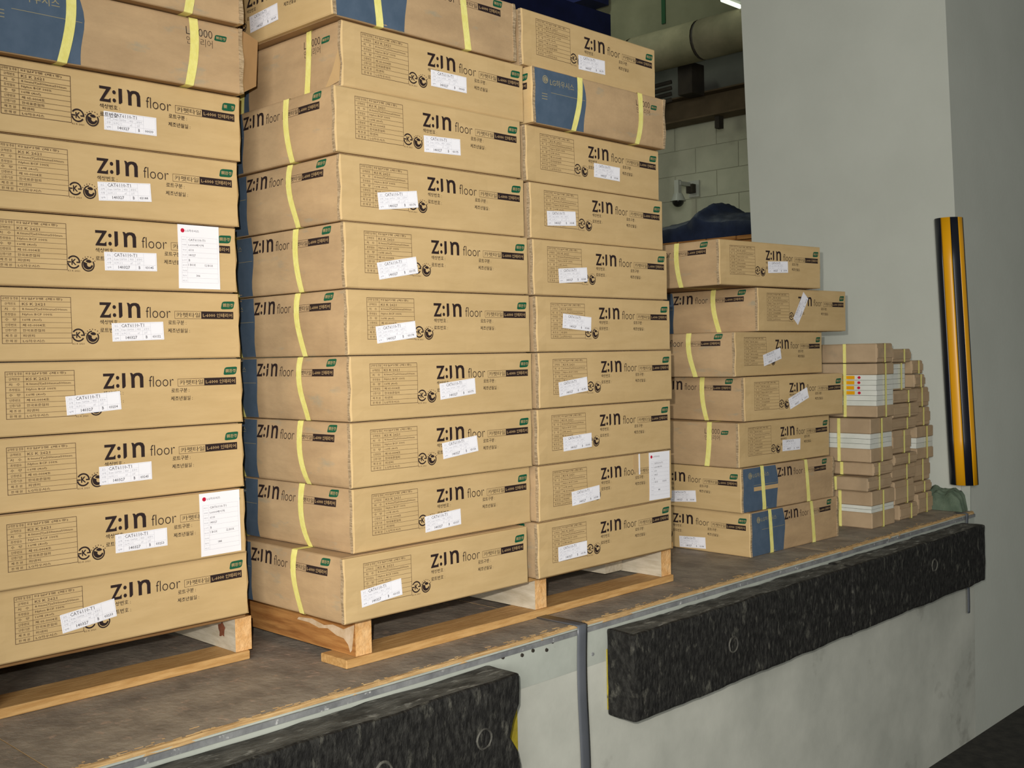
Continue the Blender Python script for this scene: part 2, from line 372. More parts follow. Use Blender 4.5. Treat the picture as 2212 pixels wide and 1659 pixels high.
# bumpers
def bumper(x0, x1, yf, zt, zb, label, holes, joint=None, plate=-.004):
    b = empty('dock_bumper', ((x0+x1)/2, -.055, zb)); cx = (x0+x1)/2
    xs = [x0]+([joint] if joint else [])+[x1]
    for a, c in zip(xs, xs[1:]):
        rb = bevbox('rubber_block', (a-cx+.0015, yf+.055, 0), (c-cx-.0015, -.0085, zt-zb), [RUB, RUBTOP], b, .008, 2, .0035, 60, midx=[0, 1, 0, 0, 0, 0], smooth=False)
        if plate > 0:      # a chunk torn from the right end lays the yellow plate bare
            for v in rb.data.vertices:
                if v.co.x > x1-cx-.06: v.co.x -= .034*math.exp(-(((v.co.z+zb)+.145)/.034)**2)*(v.co.x-(x1-cx-.06))/.06
    bevbox('mounting_plate', (x0-cx+.009, -.0075, .012), (x1-cx+plate, -.003, zt-zb-.05), YEL, b, .001)
    for (hx, hz) in holes:
        V = []; F = []; N = 20
        for k in range(N):
            t = 2*math.pi*k/N; c, s = math.cos(t), math.sin(t); j = 1+.1*noise.noise(Vector((c*2, s*2, hx)))
            for r_, y in ((.023*j, -.001), (.020*j, -.0045), (.0165, -.001)): V.append((hx-cx+r_*c, yf+.055+y, hz-zb+r_*s))
        for k in range(N):
            a = k*3; d = ((k+1) % N)*3; F += [(a, d, d+1, a+1), (a+1, d+1, d+2, a+2)]
        mk('bolt_hole', V, F, RUB2, b)
        mk('bolt_cap', [(hx-cx+.016*math.cos(2*math.pi*k/N), yf+.055-.0030, hz-zb+.016*math.sin(2*math.pi*k/N)) for k in range(N)], [tuple(range(N))[::-1]], RUB, b)
    return tag(b, label, 'bumper', 'rubber dock bumpers')
bumper(.702, 2.80, -.150, -.027, -.236, 'long scuffed black rubber bumper beyond the grey seam strip', [(1.116, -.132), (2.35, -.11)], 1.772)
bumper(-1.9, .312, -.160, -.027, -.25, 'nearest black rubber bumper with white scuffs at lower left', [(.201, -.135), (-.057, -.130), (-.45, -.13)], None, .085)

# green sheet heap at the dock's far end
n = 16; V = []; F = []
for i in range(n+1):
    for j in range(n+1):
        x = 2.868+.055*i/n; y = -.035+.17*j/n
        h = .085*(1-abs(2*j/n-1)**8)*(.75+.25*i/n)+.015*noise.noise(Vector((x*60, y*40, 0)))
        V.append((x, y, max(.003, h)))
for i in range(n):
    for j in range(n): a = i*(n+1)+j; F.append((a, a+n+1, a+n+2, a+1))
b0 = len(V); per = [i*(n+1) for i in range(n+1)] + [n*(n+1)+j for j in range(1, n+1)] + [i*(n+1)+n for i in range(n-1, -1, -1)] + [j for j in range(n-1, 0, -1)]
for p in per: V.append((V[p][0], V[p][1], .001))
for k in range(len(per)): F.append((per[k], b0+k, b0+(k+1) % len(per), per[(k+1) % len(per)]))
gh = mk('green_sheet', V, F, NET, None, smooth=True); tag(gh, 'dusty green plastic sheet bunched against the wall at the dock end', 'sheet')

# ------------------------------------------------------------------ 2D print sheets
_cache = {}
def glyphs(body, bold=0, res=2):
    key = (body, bold, res)
    if key not in _cache:
        c = bpy.data.curves.new('t', 'FONT'); c.body = body; c.resolution_u = res; c.offset = bold
        o = bpy.data.objects.new('t', c); COL.objects.link(o)
        bpy.context.view_layer.update()
        me = bpy.data.meshes.new_from_object(o.evaluated_get(bpy.context.evaluated_depsgraph_get()))
        v = np.array([x.co[:2] for x in me.vertices]); f = [tuple(p.vertices) for p in me.polygons]
        bpy.data.objects.remove(o); bpy.data.curves.remove(c); bpy.data.meshes.remove(me)
        lo = v.min(0); hi = v.max(0); _cache[key] = ((v-lo)/(hi-lo), f, (hi-lo))
    return _cache[key]
class Sheet:
    def __init__(s): s.v = []; s.f = []; s.m = []; s.o = []; s.mats = []
    def mi(s, m):
        if m not in s.mats: s.mats.append(m)
        return s.mats.index(m)
    def poly(s, pts, m, off=.0004):
        b = len(s.v); s.v += [tuple(p) for p in pts]; s.o += [off]*len(pts); s.f.append(tuple(range(b, b+len(pts)))); s.m.append(s.mi(m))
    def rect(s, x0, z0, x1, z1, m, off=.0004, nx=1, nz=1, fx=None):
        b = len(s.v)
        for i in range(nx+1):
            for j in range(nz+1):
                x = x0+(x1-x0)*i/nx; z = z0+(z1-z0)*j/nz
                if fx: x += fx(i/nx, j/nz)
                s.v.append((x, z)); s.o.append(off)
        for i in range(nx):
            for j in range(nz): a = b+i*(nz+1)+j; s.f.append((a, a+nz+1, a+nz+2, a+1)); s.m.append(s.mi(m))
    def frame(s, x0, z0, x1, z1, t, m, off=.0004, n=6):
        s.rect(x0, z0, x1, z0+t, m, off, n); s.rect(x0, z1-t, x1, z1, m, off, n)
        s.rect(x0, z0, x0+t, z1, m, off, 1, n); s.rect(x1-t, z0, x1, z1, m, off, 1, n)
    def text(s, body, x0, z0, x1, z1, m, bold=0, off=.0004, res=2, skew=0):
        v, f, _ = glyphs(body, bold, res); b = len(s.v)
        for p in v: s.v.append((x0+(x1-x0)*p[0]+skew*p[1], z0+(z1-z0)*p[1])); s.o.append(off)
        for q in f: s.f.append(tuple(b+i for i in q)); s.m.append(s.mi(m))
    def ring(s, cx, cz, r0, r1, a0, a1, m, off=.0004, n=14, dx=0):
        b = len(s.v)
        for k in range(n+1):
            a = R(a0+(a1-a0)*k/n); c, d = math.cos(a), math.sin(a)
            s.v += [(cx+r0*c+dx, cz+r0*d), (cx+r1*c, cz+r1*d)]; s.o += [off, off]
        for k in range(n): a = b+2*k; s.f.append((a, a+1, a+3, a+2)); s.m.append(s.mi(m))
    def disc(s, cx, cz, r, m, off=.0004, n=14):
        s.poly([(cx+r*math.cos(2*math.pi*k/n), cz+r*math.sin(2*math.pi*k/n)) for k in range(n)], m, off)
def zin(S, x, z, w, h):
    q = lambda L: [(x+w*a/2.8, z+h*b) for a, b in L]
    o = .0005
    S.poly(q([(0, 1), (0, .82), (.46, .82), (.78, .93), (.78, 1)]), INK, o)
    S.poly(q([(.46, .82), (0, .06), (0, 0), (.28, .18), (.78, .93)]), INK, o)
    S.poly(q([(0, 0), (.74, 0), (.74, .30), (.60, .18), (.28, .18)]), INK, o)
    for zz in (.70, .17):
        S.poly([(x+w*(.99+.12*math.cos(a))/2.8, z+h*(zz+.13*math.sin(a))) for a in [2*math.pi*k/12 for k in range(12)]], INK, o)
    S.poly(q([(1.30, 1), (1.30, .0), (1.42, .0), (1.54, .12), (1.54, 1)]), INK, o)
    S.poly(q([(1.94, 0), (2.18, 0), (2.18, .62), (2.10, .90), (1.94, .72)]), INK, o)
    S.poly(q([(1.94, .72), (2.10, .90), (2.0, 1.0), (1.86, 1.0), (1.90, .9)]), INK, o)
    S.poly(q([(2.18, .62), (2.24, .76), (2.34, 1.0), (2.2, .97), (2.10, .90)]), INK, o)
    S.poly(q([(2.24, .76), (2.38, .82), (2.52, 1.0), (2.34, 1.0)]), INK, o)
    S.poly(q([(2.38, .82), (2.50, .76), (2.70, .93), (2.52, 1.0)]), INK, o)
    S.poly(q([(2.50, .76), (2.55, .62), (2.80, .72), (2.70, .93)]), INK, o)
    S.poly(q([(2.55, .62), (2.55, 0), (2.80, 0), (2.80, .72)]), INK, o)
def leaf(S, x0, z0, x1, z1):
    w, h = x1-x0, z1-z0; P = []
    for cx, cz, a0, a1, r in ((.3, .65, 90, 180, .3), (.12, .12, 180, 270, .12), (.7, .35, 270, 360, .3), (.88, .88, 0, 90, .12)):
        for k in range(5): a = R(a0+(a1-a0)*k/4); P.append((x0+w*(cx+r*math.cos(a)*(.8 if r > .2 else 1)), z0+h*(cz+r*1.1*math.sin(a))))
    S.poly(P, GREEN, .0005)
    S.text('親환경', x0+.14*w, z0+.28*h, x1-.12*w, z0+.74*h, KR2, .004, .0008, 1)
def brandline(S, kx0, kx1, bx0, bx1, zb, zt):
    S.frame(kx0, zb, kx1, zt, .0007, TINK); S.text('카펫타일', kx0+.004, zb+.0028, kx1-.003, zt-.0028, INK, 0, .0005, 2)
    S.rect(bx0, zb, bx1, zt, INK, .0004, 6); S.text('L-6000 인테리어', bx0+.003, zb+.0035, bx1-.003, zt-.0035, KR2, .006, .0008, 1)
def sheet_front():
    S = Sheet(); x0, x1, z0, z1, xd = .048, .1715, .0315, .1155, .0795
    S.frame(x0, z0, x1, z1, .0009, TINK); S.rect(xd, z0, xd+.0006, z1, TINK, .0004, 1, 4)
    rows = [('규격명 및 종류', '타일카펫 (제1종)', .9), ('규격번호', 'KS K 2621', .5), ('치   수', '8.0mm(T)x500mmx500mm', 1), ('조성섬유', 'Nylon BCF 100%', .66), ('수   량', '16매 (4㎡)', .42), ('인증번호', '제 05-0004호', .5), ('인증기관', '한국표준협회', .48), ('제 조 원', '피앤피', .26), ('판 매 원', 'LG하우시스', .48)]
    rh = (z1-z0)/9
    for i, (a, b, w) in enumerate(rows):
        zb = z1-(i+1)*rh
        if i: S.rect(x0, zb+rh, x1, zb+rh+.00055, TINK, .0004, 6)
        l = .0022 if i == 0 else .006
        S.text(a, x0+l, zb+.0026, xd-l, zb+rh-.0020, TINK, .004, res=1)
        S.text(b, xd+.0045, zb+.0024, xd+.0045+.080*w, zb+rh-.0022, TINK, .008, res=1)
    # certification mark
    cx, cz = .183, .0465
    S.ring(cx, cz, .0094, .0122, -5, 150, INK); S.ring(cx, cz, .0094, .0122, 190, 330, INK)
    S.text('K', cx-.0042, cz-.0052, cx+.0052, cz+.0058, INK, .03)
    S.rect(cx-.0125, cz-.0012, cx-.005, cz+.0012, INK); S.rect(cx+.005, cz-.0014, cx+.0122, cz+.0010, INK)
    S.text('KS K 2021', cx-.011, .0292, cx+.011, .0322, TINK, .006, res=1)
    # recycling swirl
    cx, cz = .2098, .0425
    S.ring(cx, cz, .0100, .0124, 95, 395, INK, n=20); S.ring(cx, cz+.0008, .0042, .0094, 150, 350, INK, n=16, dx=.0022)
    S.ring(cx+.001, cz+.003, .0012, .0066, 20, 150, INK, n=10)
    for k in range(7):
        a = R(150-k*20); S.rect(cx+.0148*math.cos(a)-.0009, cz+.0148*math.sin(a)-.0009, cx+.0148*math.cos(a)+.0009, cz+.0148*math.sin(a)+.0009, TINK)
    zin(S, .2248, .0790, .0795, .0285)
    S.text('floor', .3155, .0795, .3670, .1005, INK, -.012, .0005, 3)
    brandline(S, .3755, .4335, .4335, .5055, .0785, .0935)
    leaf(S, .4775, .0985, .5085, .1145)
    for t, a, z, w in (('색상번호 :', .2245, .0665, .039), ('로트번호 :', .2245, .0515, .039), ('로트구분 :', .3615, .0665, .0385), ('제조년월일 :', .3605, .0510, .0465)):
        S.text(t, a, z, a+w, z+.0085, INK, .008, res=1)
    return S
def lgmark(S, cx, cz, r, x0, z0, x1, z1, bar):
    S.disc(cx, cz, r, GOLD, .0006); S.ring(cx, cz, r*.62, r*.78, 20, 330, BLUE, .0009)
    S.rect(cx-.12*r, cz-.4*r, cx+.05*r, cz+.35*r, BLUE, .0009); S.rect(cx-.12*r, cz-.4*r, cx+.3*r, cz-.25*r, BLUE, .0009)
    S.text('LG하우시스', x0, z0, x1, z1, GOLD, .006, .0006)
    S.rect(x0+.002, .0765, .188, .0775, GOLD, .0006, 4)
    if bar:
        for k in range(3): S.rect(.034, .071-.006*k, .052, .0725-.006*k, GOLD, .0006)
def blue(S, x1):
    S.rect(.011, .0015, x1, .1290, BLUE, .0003, 10, 8, fx=lambda u, v: (.006*math.sin(v*3.1)-.003*math.sin(v*7))*u)
def sheet_side1():
    S = Sheet()
    zin(S, .1905, .0915, .079, .0275); S.text('floor', .2795, .0915, .3305, .1125, INK, -.012, .0005, 3)
    brandline(S, .340, .398, .398, .469, .0915, .1065); leaf(S, .445, .1110, .476, .1265)
    return S
def sheet_side2():
    S = Sheet()
    S.text('L-6000', .393, .0975, .4495, .1125, INK, -.012, .0005, 3); S.text('인테리어', .393, .0790, .4495, .0940, INK, -.012, .0005, 2)
    leaf(S, .4535, .0960, .4820, .1080)
    return S

# ------------------------------------------------------------------ cartons
W = .52; HB = .1312; PITCH = .13272
AMP = [(.0060, .0012), (.0090, .0018), (.0030, .0008), (.0075, .0022), (.0040, .0010)]
def disp(var, face, s, z):
    A, B = AMP[var]; u = s/W; v = min(max(z/HB, 0), 1)
    if face in (1, 3):
        k = .52+.1*math.sin(var*2+u*3); tri = math.sin(math.pi*v**(math.log(.5)/math.log(k)))**.8 if 0 < v < 1 else 0
        env = min(1, min(s, W-s)/.07)
        d = A*tri*max(env, 0)*(.35 if face == 3 else 1)
        d -= .002*(1-tri)*sum(math.exp(-((s-c)/.02)**2) for c in ((W-.160, W-.404) if face == 1 else (.160, .404)))
    else:
        d = B*math.sin(math.pi*min(max(u, 0), 1))*math.sin(math.pi*v)
        d -= .0012*math.sin(z*70+var*2)*math.exp(-s/.02)
        if var == 4 and face == 0: d += .0004*(math.sin(s*115+2*math.sin(s*23)))**3*min(1, max(0, (v-.35)*2))
    d += .0009*noise.noise(Vector((s*14+var*9, z*18, face*5)))
    return d
SIN = .0018   # side panels sit slightly inside the end panels
def fpos(var, face, s, z, off=0):
    d = disp(var, face, s, z)+off
    if face == 0: x, y = s, -d
    elif face == 2: x, y = W-s, W+d
    elif face == 1: x, y = SIN-d, W-s
    else: x, y = W-SIN+d, s
    return (x-W/2, y-W/2, z)
TP = .011    # thickness of the folded end panel
def body_mesh(var):
    V = []; zs = [0, .0015, .005]+[.005+(HB-.010)*k/7 for k in range(1, 7)]+[HB-.005, HB-.0015, HB]
    ins = [.003, .0008]+[0]*(len(zs)-4)+[.0008, .003]
    for z, i_ in zip(zs, ins):
        for face in (0, 1, 2, 3)[:]:
            pass
        ring = []
        N = 20
        # side2 (x=+), y from TP to W-TP ; back ; side1 ; front, counter-clockwise
        for k in range(N+1):
            s = TP+(W-2*TP)*k/N; p = fpos(var, 3, s, z, -i_); ring.append(p)
        for k in range(N+1):
            s = TP+(W-2*TP)*k/N; p = fpos(var, 1, s, z, -i_); ring.append(p)
        V += ring
    n = 42; F = []; mi = []
    for i in range(len(zs)-1):
        for k in range(n):
            a = i*n+k; b = i*n+(k+1) % n; F.append((a, b, b+n, a+n)); mi.append(0)
    F.append(tuple(range(n))[::-1]); mi.append(1); F.append(tuple(range((len(zs)-1)*n, len(zs)*n))); mi.append(0)
    me = bpy.data.meshes.new('carton_body'); me.from_pydata(V, [], F); me.materials.append(KRAFT_SIDE); me.materials.append(KBOT)
    me.polygons.foreach_set('material_index', mi); return me
def panel_mesh(var, face):
    V = []; F = []; mi = []
    zs = [.001, .0035]+[.0035+(HB-.007)*k/6 for k in range(1, 6)]+[HB-.0035, HB-.001]
    N = 18; ss = [0, .003]+[.003+(W-.006)*k/N for k in range(1, N)]+[W-.003, W]
    nz, ns = len(zs), len(ss)
    for s in ss:
        es = .0022 if s in (0, W) else 0
        wob = .0015*noise.noise(Vector((s*3, var*7+face, 1)))
        for z in zs:
            ez = .0018 if z in (zs[0], zs[-1]) else 0
            ws = .0012*math.sin(z*80+var)+.0014*noise.noise(Vector((z*40, var*3+face, s*4))) if s in (0, W) else 0
            V.append(fpos(var, face, s+ws, z, -max(es, ez)))
    b = len(V)
    for s in ss:
        for z in zs:
            sx, sy = (s-W/2, TP-W/2) if face == 0 else (W/2-s, W/2-TP)
            ws = .0012*math.sin(z*80+var) if s in (0, W) else 0
            V.append((sx+(ws if face == 0 else -ws), sy, z))
    for i in range(ns-1):
        for j in range(nz-1):
            a = i*nz+j; F.append((a, a+nz, a+nz+1, a+1)); mi.append(0); c = a+b; F.append((c, c+1, c+nz+1, c+nz)); mi.append(1)
    for j in range(nz-1):
        F.append((j, j+1, b+j+1, b+j)); a = (ns-1)*nz+j; F.append((a, b+a, b+a+1, a+1)); mi += [1, 1]
    for i in range(ns-1):
        a = i*nz; F.append((a, b+a, b+a+nz, a+nz)); a += nz-1; F.append((a, a+nz, b+a+nz, b+a)); mi += [0, 0]
    me = bpy.data.meshes.new('end_panel'); me.from_pydata([tuple(v) for v in V], [], F); me.materials.append(KRAFT); me.materials.append(KEDGE)
    me.polygons.foreach_set('material_index', mi); return me
def strap_mesh(var, yc, slant):
    hw = .0092; P = []   # closed loop of (x,y,z) pairs in the plane y ~ yc
    zs = [.0005]+[HB*k/9 for k in range(1, 9)]+[HB-.0005]
    def pt(face, y, z, off):
        s = W-y if face == 1 else y
        return fpos(var, face, s, z, off)
    loop = []
    for z in zs: loop.append((1, z))
    L = [];
    def bow(z): v = z/HB; return slant*(v-.5)+.005*math.sin(math.pi*v)
    for z in zs: L.append([pt(1, yc+bow(z)+e*hw, z, .0012) for e in (-1, 1)])
    xl = pt(1, yc, HB, .0)[0]; xr = pt(3, yc, HB, .0)[0]
    for k in range(7): x = xl+(xr-xl)*k/6; L.append([(x, yc+bow(HB)+e*hw-W/2, HB+.0006) for e in (-1, 1)])
    for z in zs[::-1]: L.append([pt(3, yc+bow(z)+e*hw, z, .0012) for e in (-1, 1)])
    for k in range(7): x = xr+(xl-xr)*k/6; L.append([(x, yc+bow(0)+e*hw-W/2, -.0004) for e in (-1, 1)])
    V = [p for q in L for p in q]; n = len(L)
    F = [(2*i, 2*i+1, (2*i+3) % (2*n), (2*i+2) % (2*n)) for i in range(n)]
    me = bpy.data.meshes.new('strap'); me.from_pydata(V, [], F); me.materials.append(STRAP); return me
def map_sheet(name, S, fn):
    me = bpy.data.meshes.new(name); me.from_pydata([fn(x, z, o) for (x, z), o in zip(S.v, S.o)], [], S.f)
    for m in S.mats: me.materials.append(m)
    me.polygons.foreach_set('material_index', S.m); return me
SF, S1, S2 = sheet_front(), sheet_side1(), sheet_side2()
SB = Sheet(); blue(SB, .184)
L1 = Sheet(); lgmark(L1, .046, .1065, .0095, .060, .100, .145, .113, False)
L2 = Sheet(); lgmark(L2, .046, .1055, .0095, .062, .094, .148, .110, True)
VAR = []
for v in range(5):
    VAR.append(dict(body=body_mesh(v), p0=panel_mesh(v, 0), p2=panel_mesh(v, 2),
        f0=map_sheet('end_print', SF, lambda s, z, o: fpos(v, 0, s, z, o+(.0010 if v == 4 else 0))), f2=map_sheet('end_print', SF, lambda s, z, o: fpos(v, 2, s, z, o)),
        s1=map_sheet('side_print', S1, lambda s, z, o: fpos(v, 1, s, z, o)), s2=map_sheet('side_print', S2, lambda s, z, o: fpos(v, 3, s, z, o)),
        b1=map_sheet('blue_band', SB, lambda s, z, o: fpos(v, 1, s, z, o)), b2=map_sheet('blue_band', SB, lambda s, z, o: fpos(v, 3, s, z, o)),
        l1=map_sheet('logo_print', L1, lambda s, z, o: fpos(v, 1, s, z, o)), l2=map_sheet('logo_print', L2, lambda s, z, o: fpos(v, 3, s, z, o)),
        st1=strap_mesh(v, .160, (.020, .026, .016, .022, .018)[v]), st2=strap_mesh(v, .404, (.012, .014, .010, .016, .012)[v])))
def place_on(var, rot, wface, u0, z0, ang, lift):
    """map a label's own (x,z) to a world-facing face of a carton whose body is turned by rot quarter turns"""
    face = {('f', 0): 0, ('f', 1): 1, ('f', -1): 3, ('f', 2): 2, ('l', 0): 1, ('l', 1): 2, ('l', -1): 0, ('l', 2): 3}[(wface, rot)]
    a = R(ang); c, s = math.cos(a), math.sin(a)
    return lambda x, z, o: fpos(var, face, u0+c*x-s*z, z0+s*x+c*z, o+lift)
SERIAL = {'A8': '00039', 'A7': '03144', 'A6': '03145', 'A5': '03152', 'A4': '03254', 'A3': '03245', 'A2': '03253', 'A1': '03233', 'B8': '03175', 'B7': '03176', 'B6': '03175', 'B5': '03174', 'B4': '03173', 'B3': '03156', 'B2': '03157', 'B1': '03155', 'B9': '00003'}
def sticker_sheet(serial):
    S = Sheet(); w, h = .104, .0345
    S.rect(0, -h, w, 0, LABEL, 0, 10, 3)
    o = .0003
    for z in (-.0095, -.0165, -.0235): S.rect(.003, z, (.077 if z > -.02 else .101), z+.0003, LFINE, o, 6)
    for x in (.0155, .0465 if 0 else .0605): S.rect(x, -.0325, x+.0003, -.0095 if x > .02 else -.0015, LFINE, o, 1, 3)
    S.rect(.077, -.0325, .0773, -.0015, LFINE, o, 1, 3); S.rect(.0465, -.0165, .0468, -.0095, LFINE, o)
    S.frame(.0022, -.0332, w-.0022, -.0014, .0003, LFINE, o)
    S.text('CAT6110-T1', .018, -.0085, .064, -.0022, LTXT, .012, o+.0001, 1)
    for t, a, z, ww in (('코드', .0045, -.0075, .008), ('규격', .0045, -.0150, .008), ('수량', .0045, -.0220, .008), ('날짜', .0045, -.0305, .008), ('8 mm / 500*500', .018, -.0150, .025), ('색상', .049, -.0150, .008), ('포장수', .063, -.0150, .0115), ('16 PC / 1', .018, -.0220, .016), ('㎡', .0505, -.0220, .004), ('LOT', .064, -.0220, .006)):
        S.text(t, a, z, a+ww, z+.0038, LFINE, .01, o+.0001, 1)
    S.text('140327', .026, -.0310, .049, -.0252, LTXT, .02, o+.0001, 1); S.text('B', .0665, -.0310, .0700, -.0252, LTXT, .02, o+.0001, 1)
    S.text(serial, .080, -.0305, .097, -.0255, LTXT, .02, o+.0001, 1)
    return S
def tag_sheet(num, box):
    S = Sheet(); w, h = .090, .125; S.rect(0, -h, w, 0, LABEL, 0, 8, 8); o = .0003
    S.disc(.0105, -.0115, .0042, RED, o); S.text('LG하우시스', .0165, -.0140, .046, -.0090, LTXT, .01, o, 1)
    S.frame(.007, -.113, .086, -.024, .0003, LFINE, o); S.rect(.019, -.113, .0193, -.024, LFINE, o, 1, 4)
    zs = [-.024, -.034, -.044, -.054, -.064, -.074, -.084, -.094, -.104]
    for z in zs[1:]: S.rect(.007, z, .086, z+.0003, LFINE, o, 4)
    for i, t in enumerate(('자재 코드', '자재명', '색상', '생산 일자', 'LOT', '포장 수량', 'Serial', 'Pallet No', '비고')): S.text(t, .0085, zs[i]-.0070, .0175, zs[i]-.0040, LFINE, .01, o, 1)
    for i, (t, ww) in enumerate((('CAT6110-T1', .037), ('L6000베이직', .033), ('6110', .011), ('140327', .015), ('B', .003))): S.text(t, .022, zs[i]-.0075, .022+ww, zs[i]-.0030, LTXT, .012, o, 1)
    S.text('1 BOX', .021, zs[5]-.0065, .037, zs[5]-.002, LTXT, .012, o, 1); S.text(box, .057, zs[5]-.0065, .075, zs[5]-.002, LTXT, .012, o, 1)
    S.text(num, .038, zs[7]-.0075, .046, zs[7]-.003, LTXT, .02, o, 1)
    return S
POSE = {'B1': (-0.0204, -0.0036, -0.0038), 'B2': (0.0178, 0.013, 0.012), 'B3': (0.008, 0.0006, 0.0006), 'B4': (0.0082, -0.002, -0.0021), 'B5': (0.005, -0.0016, -0.0016), 'B6': (0.002, -0.0018, -0.0019), 'B7': (-0.0026, 0.001, 0.001), 'B8': (-0.0122, -0.0003, -0.0004), 'B9': (0.0142, 0.0088, 0.0085), 'C1': (0.5403, -0.0005, -0.0006), 'C2': (0.5486, 0.0018, 0.0025), 'C3': (0.5482, 0.0019, 0.0026), 'C4': (0.5559, 0.0015, 0.0022), 'C5': (0.5519, 0.0018, 0.0025), 'C6': (0.5455, 0.003, 0.0041), 'C7': (0.5464, 0.0104, 0.0142), 'C8': (0.5388, 0.0129, 0.0176), 'C9': (0.5440, -0.0044, 0.0104), 'C10': (0.530, 0.0108, 0.0223), 'B10': (-0.0143, -0.0012, 0.0111), 'A1': (-0.6091, 0.2325, 0.0029), 'A2': (-0.6246, 0.2142, -0.0032), 'A3': (-0.6164, 0.2264, 0.0003), 'A4': (-0.614, 0.2281, 0.0007), 'A5': (-0.6181, 0.225, 0.0), 'A6': (-0.6245, 0.2208, -0.001), 'A7': (-0.62, 0.2154, -0.0022), 'A8': (-0.6126, 0.2134, -0.0027), 'A9': (-0.6124, 0.1934, -0.0034), 'A10': (-0.623, 0.1768, -0.012),
 'D1': (1.5723, 0.0832, -0.0345), 'D2': (1.5402, 0.0916, -0.0585), 'D3': (1.5331, 0.0928, -0.0358), 'D4': (1.5729, 0.0969, -0.1048), 'D5': (1.5339, 0.1019, -0.0067), 'D6': (1.6604, 0.099, -0.0439), 'D7': (1.4616, 0.1052, -0.0874)}
ROT = {'A9': -1, 'A10': -1, 'B9': 2, 'B10': 1, 'C9': -1, 'D1': 1, 'D2': 1, 'D3': 2}
STK = {'A8': ('f', .2319, .0619, .6), 'A7': ('f', .2247, .0631, 3.5), 'A6': ('f', .2406, .0683, 1.3), 'A5': ('f', .2464, .0687, 2.0), 'A4': ('f', .1528, .0678, 3.4), 'A3': ('f', .2132, .0674, 1.1), 'A2': ('f', .2424, .0720, .4), 'A1': ('f', .1276, .0690, 7.4), 'B9': ('f', .2325, .0724, .2), 'B8': ('f', .2254, .0603, 2.4), 'B7': ('f', .0901, .0621, 7.0), 'B6': ('f', .0783, .0530, 9.5), 'B5': ('f', .0682, .0571, 6.8), 'B4': ('f', .2308, .0694, 5.1), 'B3': ('f', .2379, .0747, 5.6), 'B2': ('f', .1882, .0537, 3.0), 'B1': ('f', .0390, .0625, 4.9), 'C10': ('f', .1999, .0587, 1.9), 'C8': ('f', .2453, .0683, -.6), 'C7': ('f', .0555, .0674, 3.6), 'C6': ('f', .0851, .0647, 4.0), 'C5': ('f', .0909, .0912, -4.6), 'C4': ('f', .0654, .0598, 6.0), 'C3': ('f', .0866, .0614, 2.2), 'C2': ('f', .1130, .0600, 3.8), 'C1': ('f', .0669, .0664, 1.4),
 'D7': ('f', .2346, .0749, 2.3), 'D6': ('f', .1930, .0400, 53), 'D5': ('f', .1495, .0618, 11.9), 'D4': ('f', .2171, .0599, 18.1), 'D3': ('f', .2337, .0680, -.8), 'D2': ('l', .2421, .0479, 4.2), 'D1': ('l', .2487, .0385, 2.8), 'B10': ('l', .2348, .0585, 3.1)}
TAGS = {'A6': (.390, .1300, 0, '306', '12 BOX'), 'A2': (.4165, .1300, .5, '184', '22 BOX'), 'C2': (.419, .1305, -.5, '88', '12 BOX')}
ORD = ['lowest', 'second', 'third', 'fourth', 'fifth', 'sixth', 'seventh', 'eighth', 'ninth', 'topmost']
STN = {'A': 'of leftmost stack', 'B': 'of middle pallet left column', 'C': 'of middle pallet right column', 'D': 'of short stack'}
DET = {'A8': 'straight white label under its logo', 'A7': 'white label just left of centre', 'A6': 'tall white card near its right edge', 'A5': 'level white label below its logo', 'A4': 'tilted label touching the printed table', 'A3': 'slightly tilted label beside a small dent', 'A2': 'tall white card covering the brand strip', 'A1': 'steeply tilted label, resting on the pallet',
 'A9': 'slate blue band and open end flap', 'A10': 'yellow strap, cut off by the frame', 'B10': 'slate blue band, label on its end', 'B9': 'torn paper tab at its corner', 'B8': 'nearly level label below its logo', 'B7': 'label over its printed table', 'B6': 'tilted label over its printed table', 'B5': 'tilted label low on its printed table', 'B4': 'label overlapping the word floor', 'B3': 'label overlapping logo and word floor', 'B2': 'label between the round marks and logo', 'B1': 'dented corner, on the wooden pallet',
 'C10': 'label under its logo, top of the column', 'C9': 'slate blue band facing forward', 'C8': 'label right of its round marks', 'C7': 'level label over its printed table', 'C6': 'label low on its printed table', 'C5': 'label tilted clockwise over its table', 'C4': 'tilted label below its printed table', 'C3': 'label beside the recycling mark', 'C2': 'tall white card and shiny tape', 'C1': 'tilted label, on the wooden pallet',
 'D7': 'small label, top of the stack', 'D6': 'steeply slanted label, sticking out right', 'D5': 'label tilted up to the right', 'D4': 'strongly tilted label near its logo', 'D3': 'model name on its strapped side', 'D2': 'blue band crossed by pale stripe', 'D1': 'blue band, standing on the plywood'}
HD = .139
roots = {}
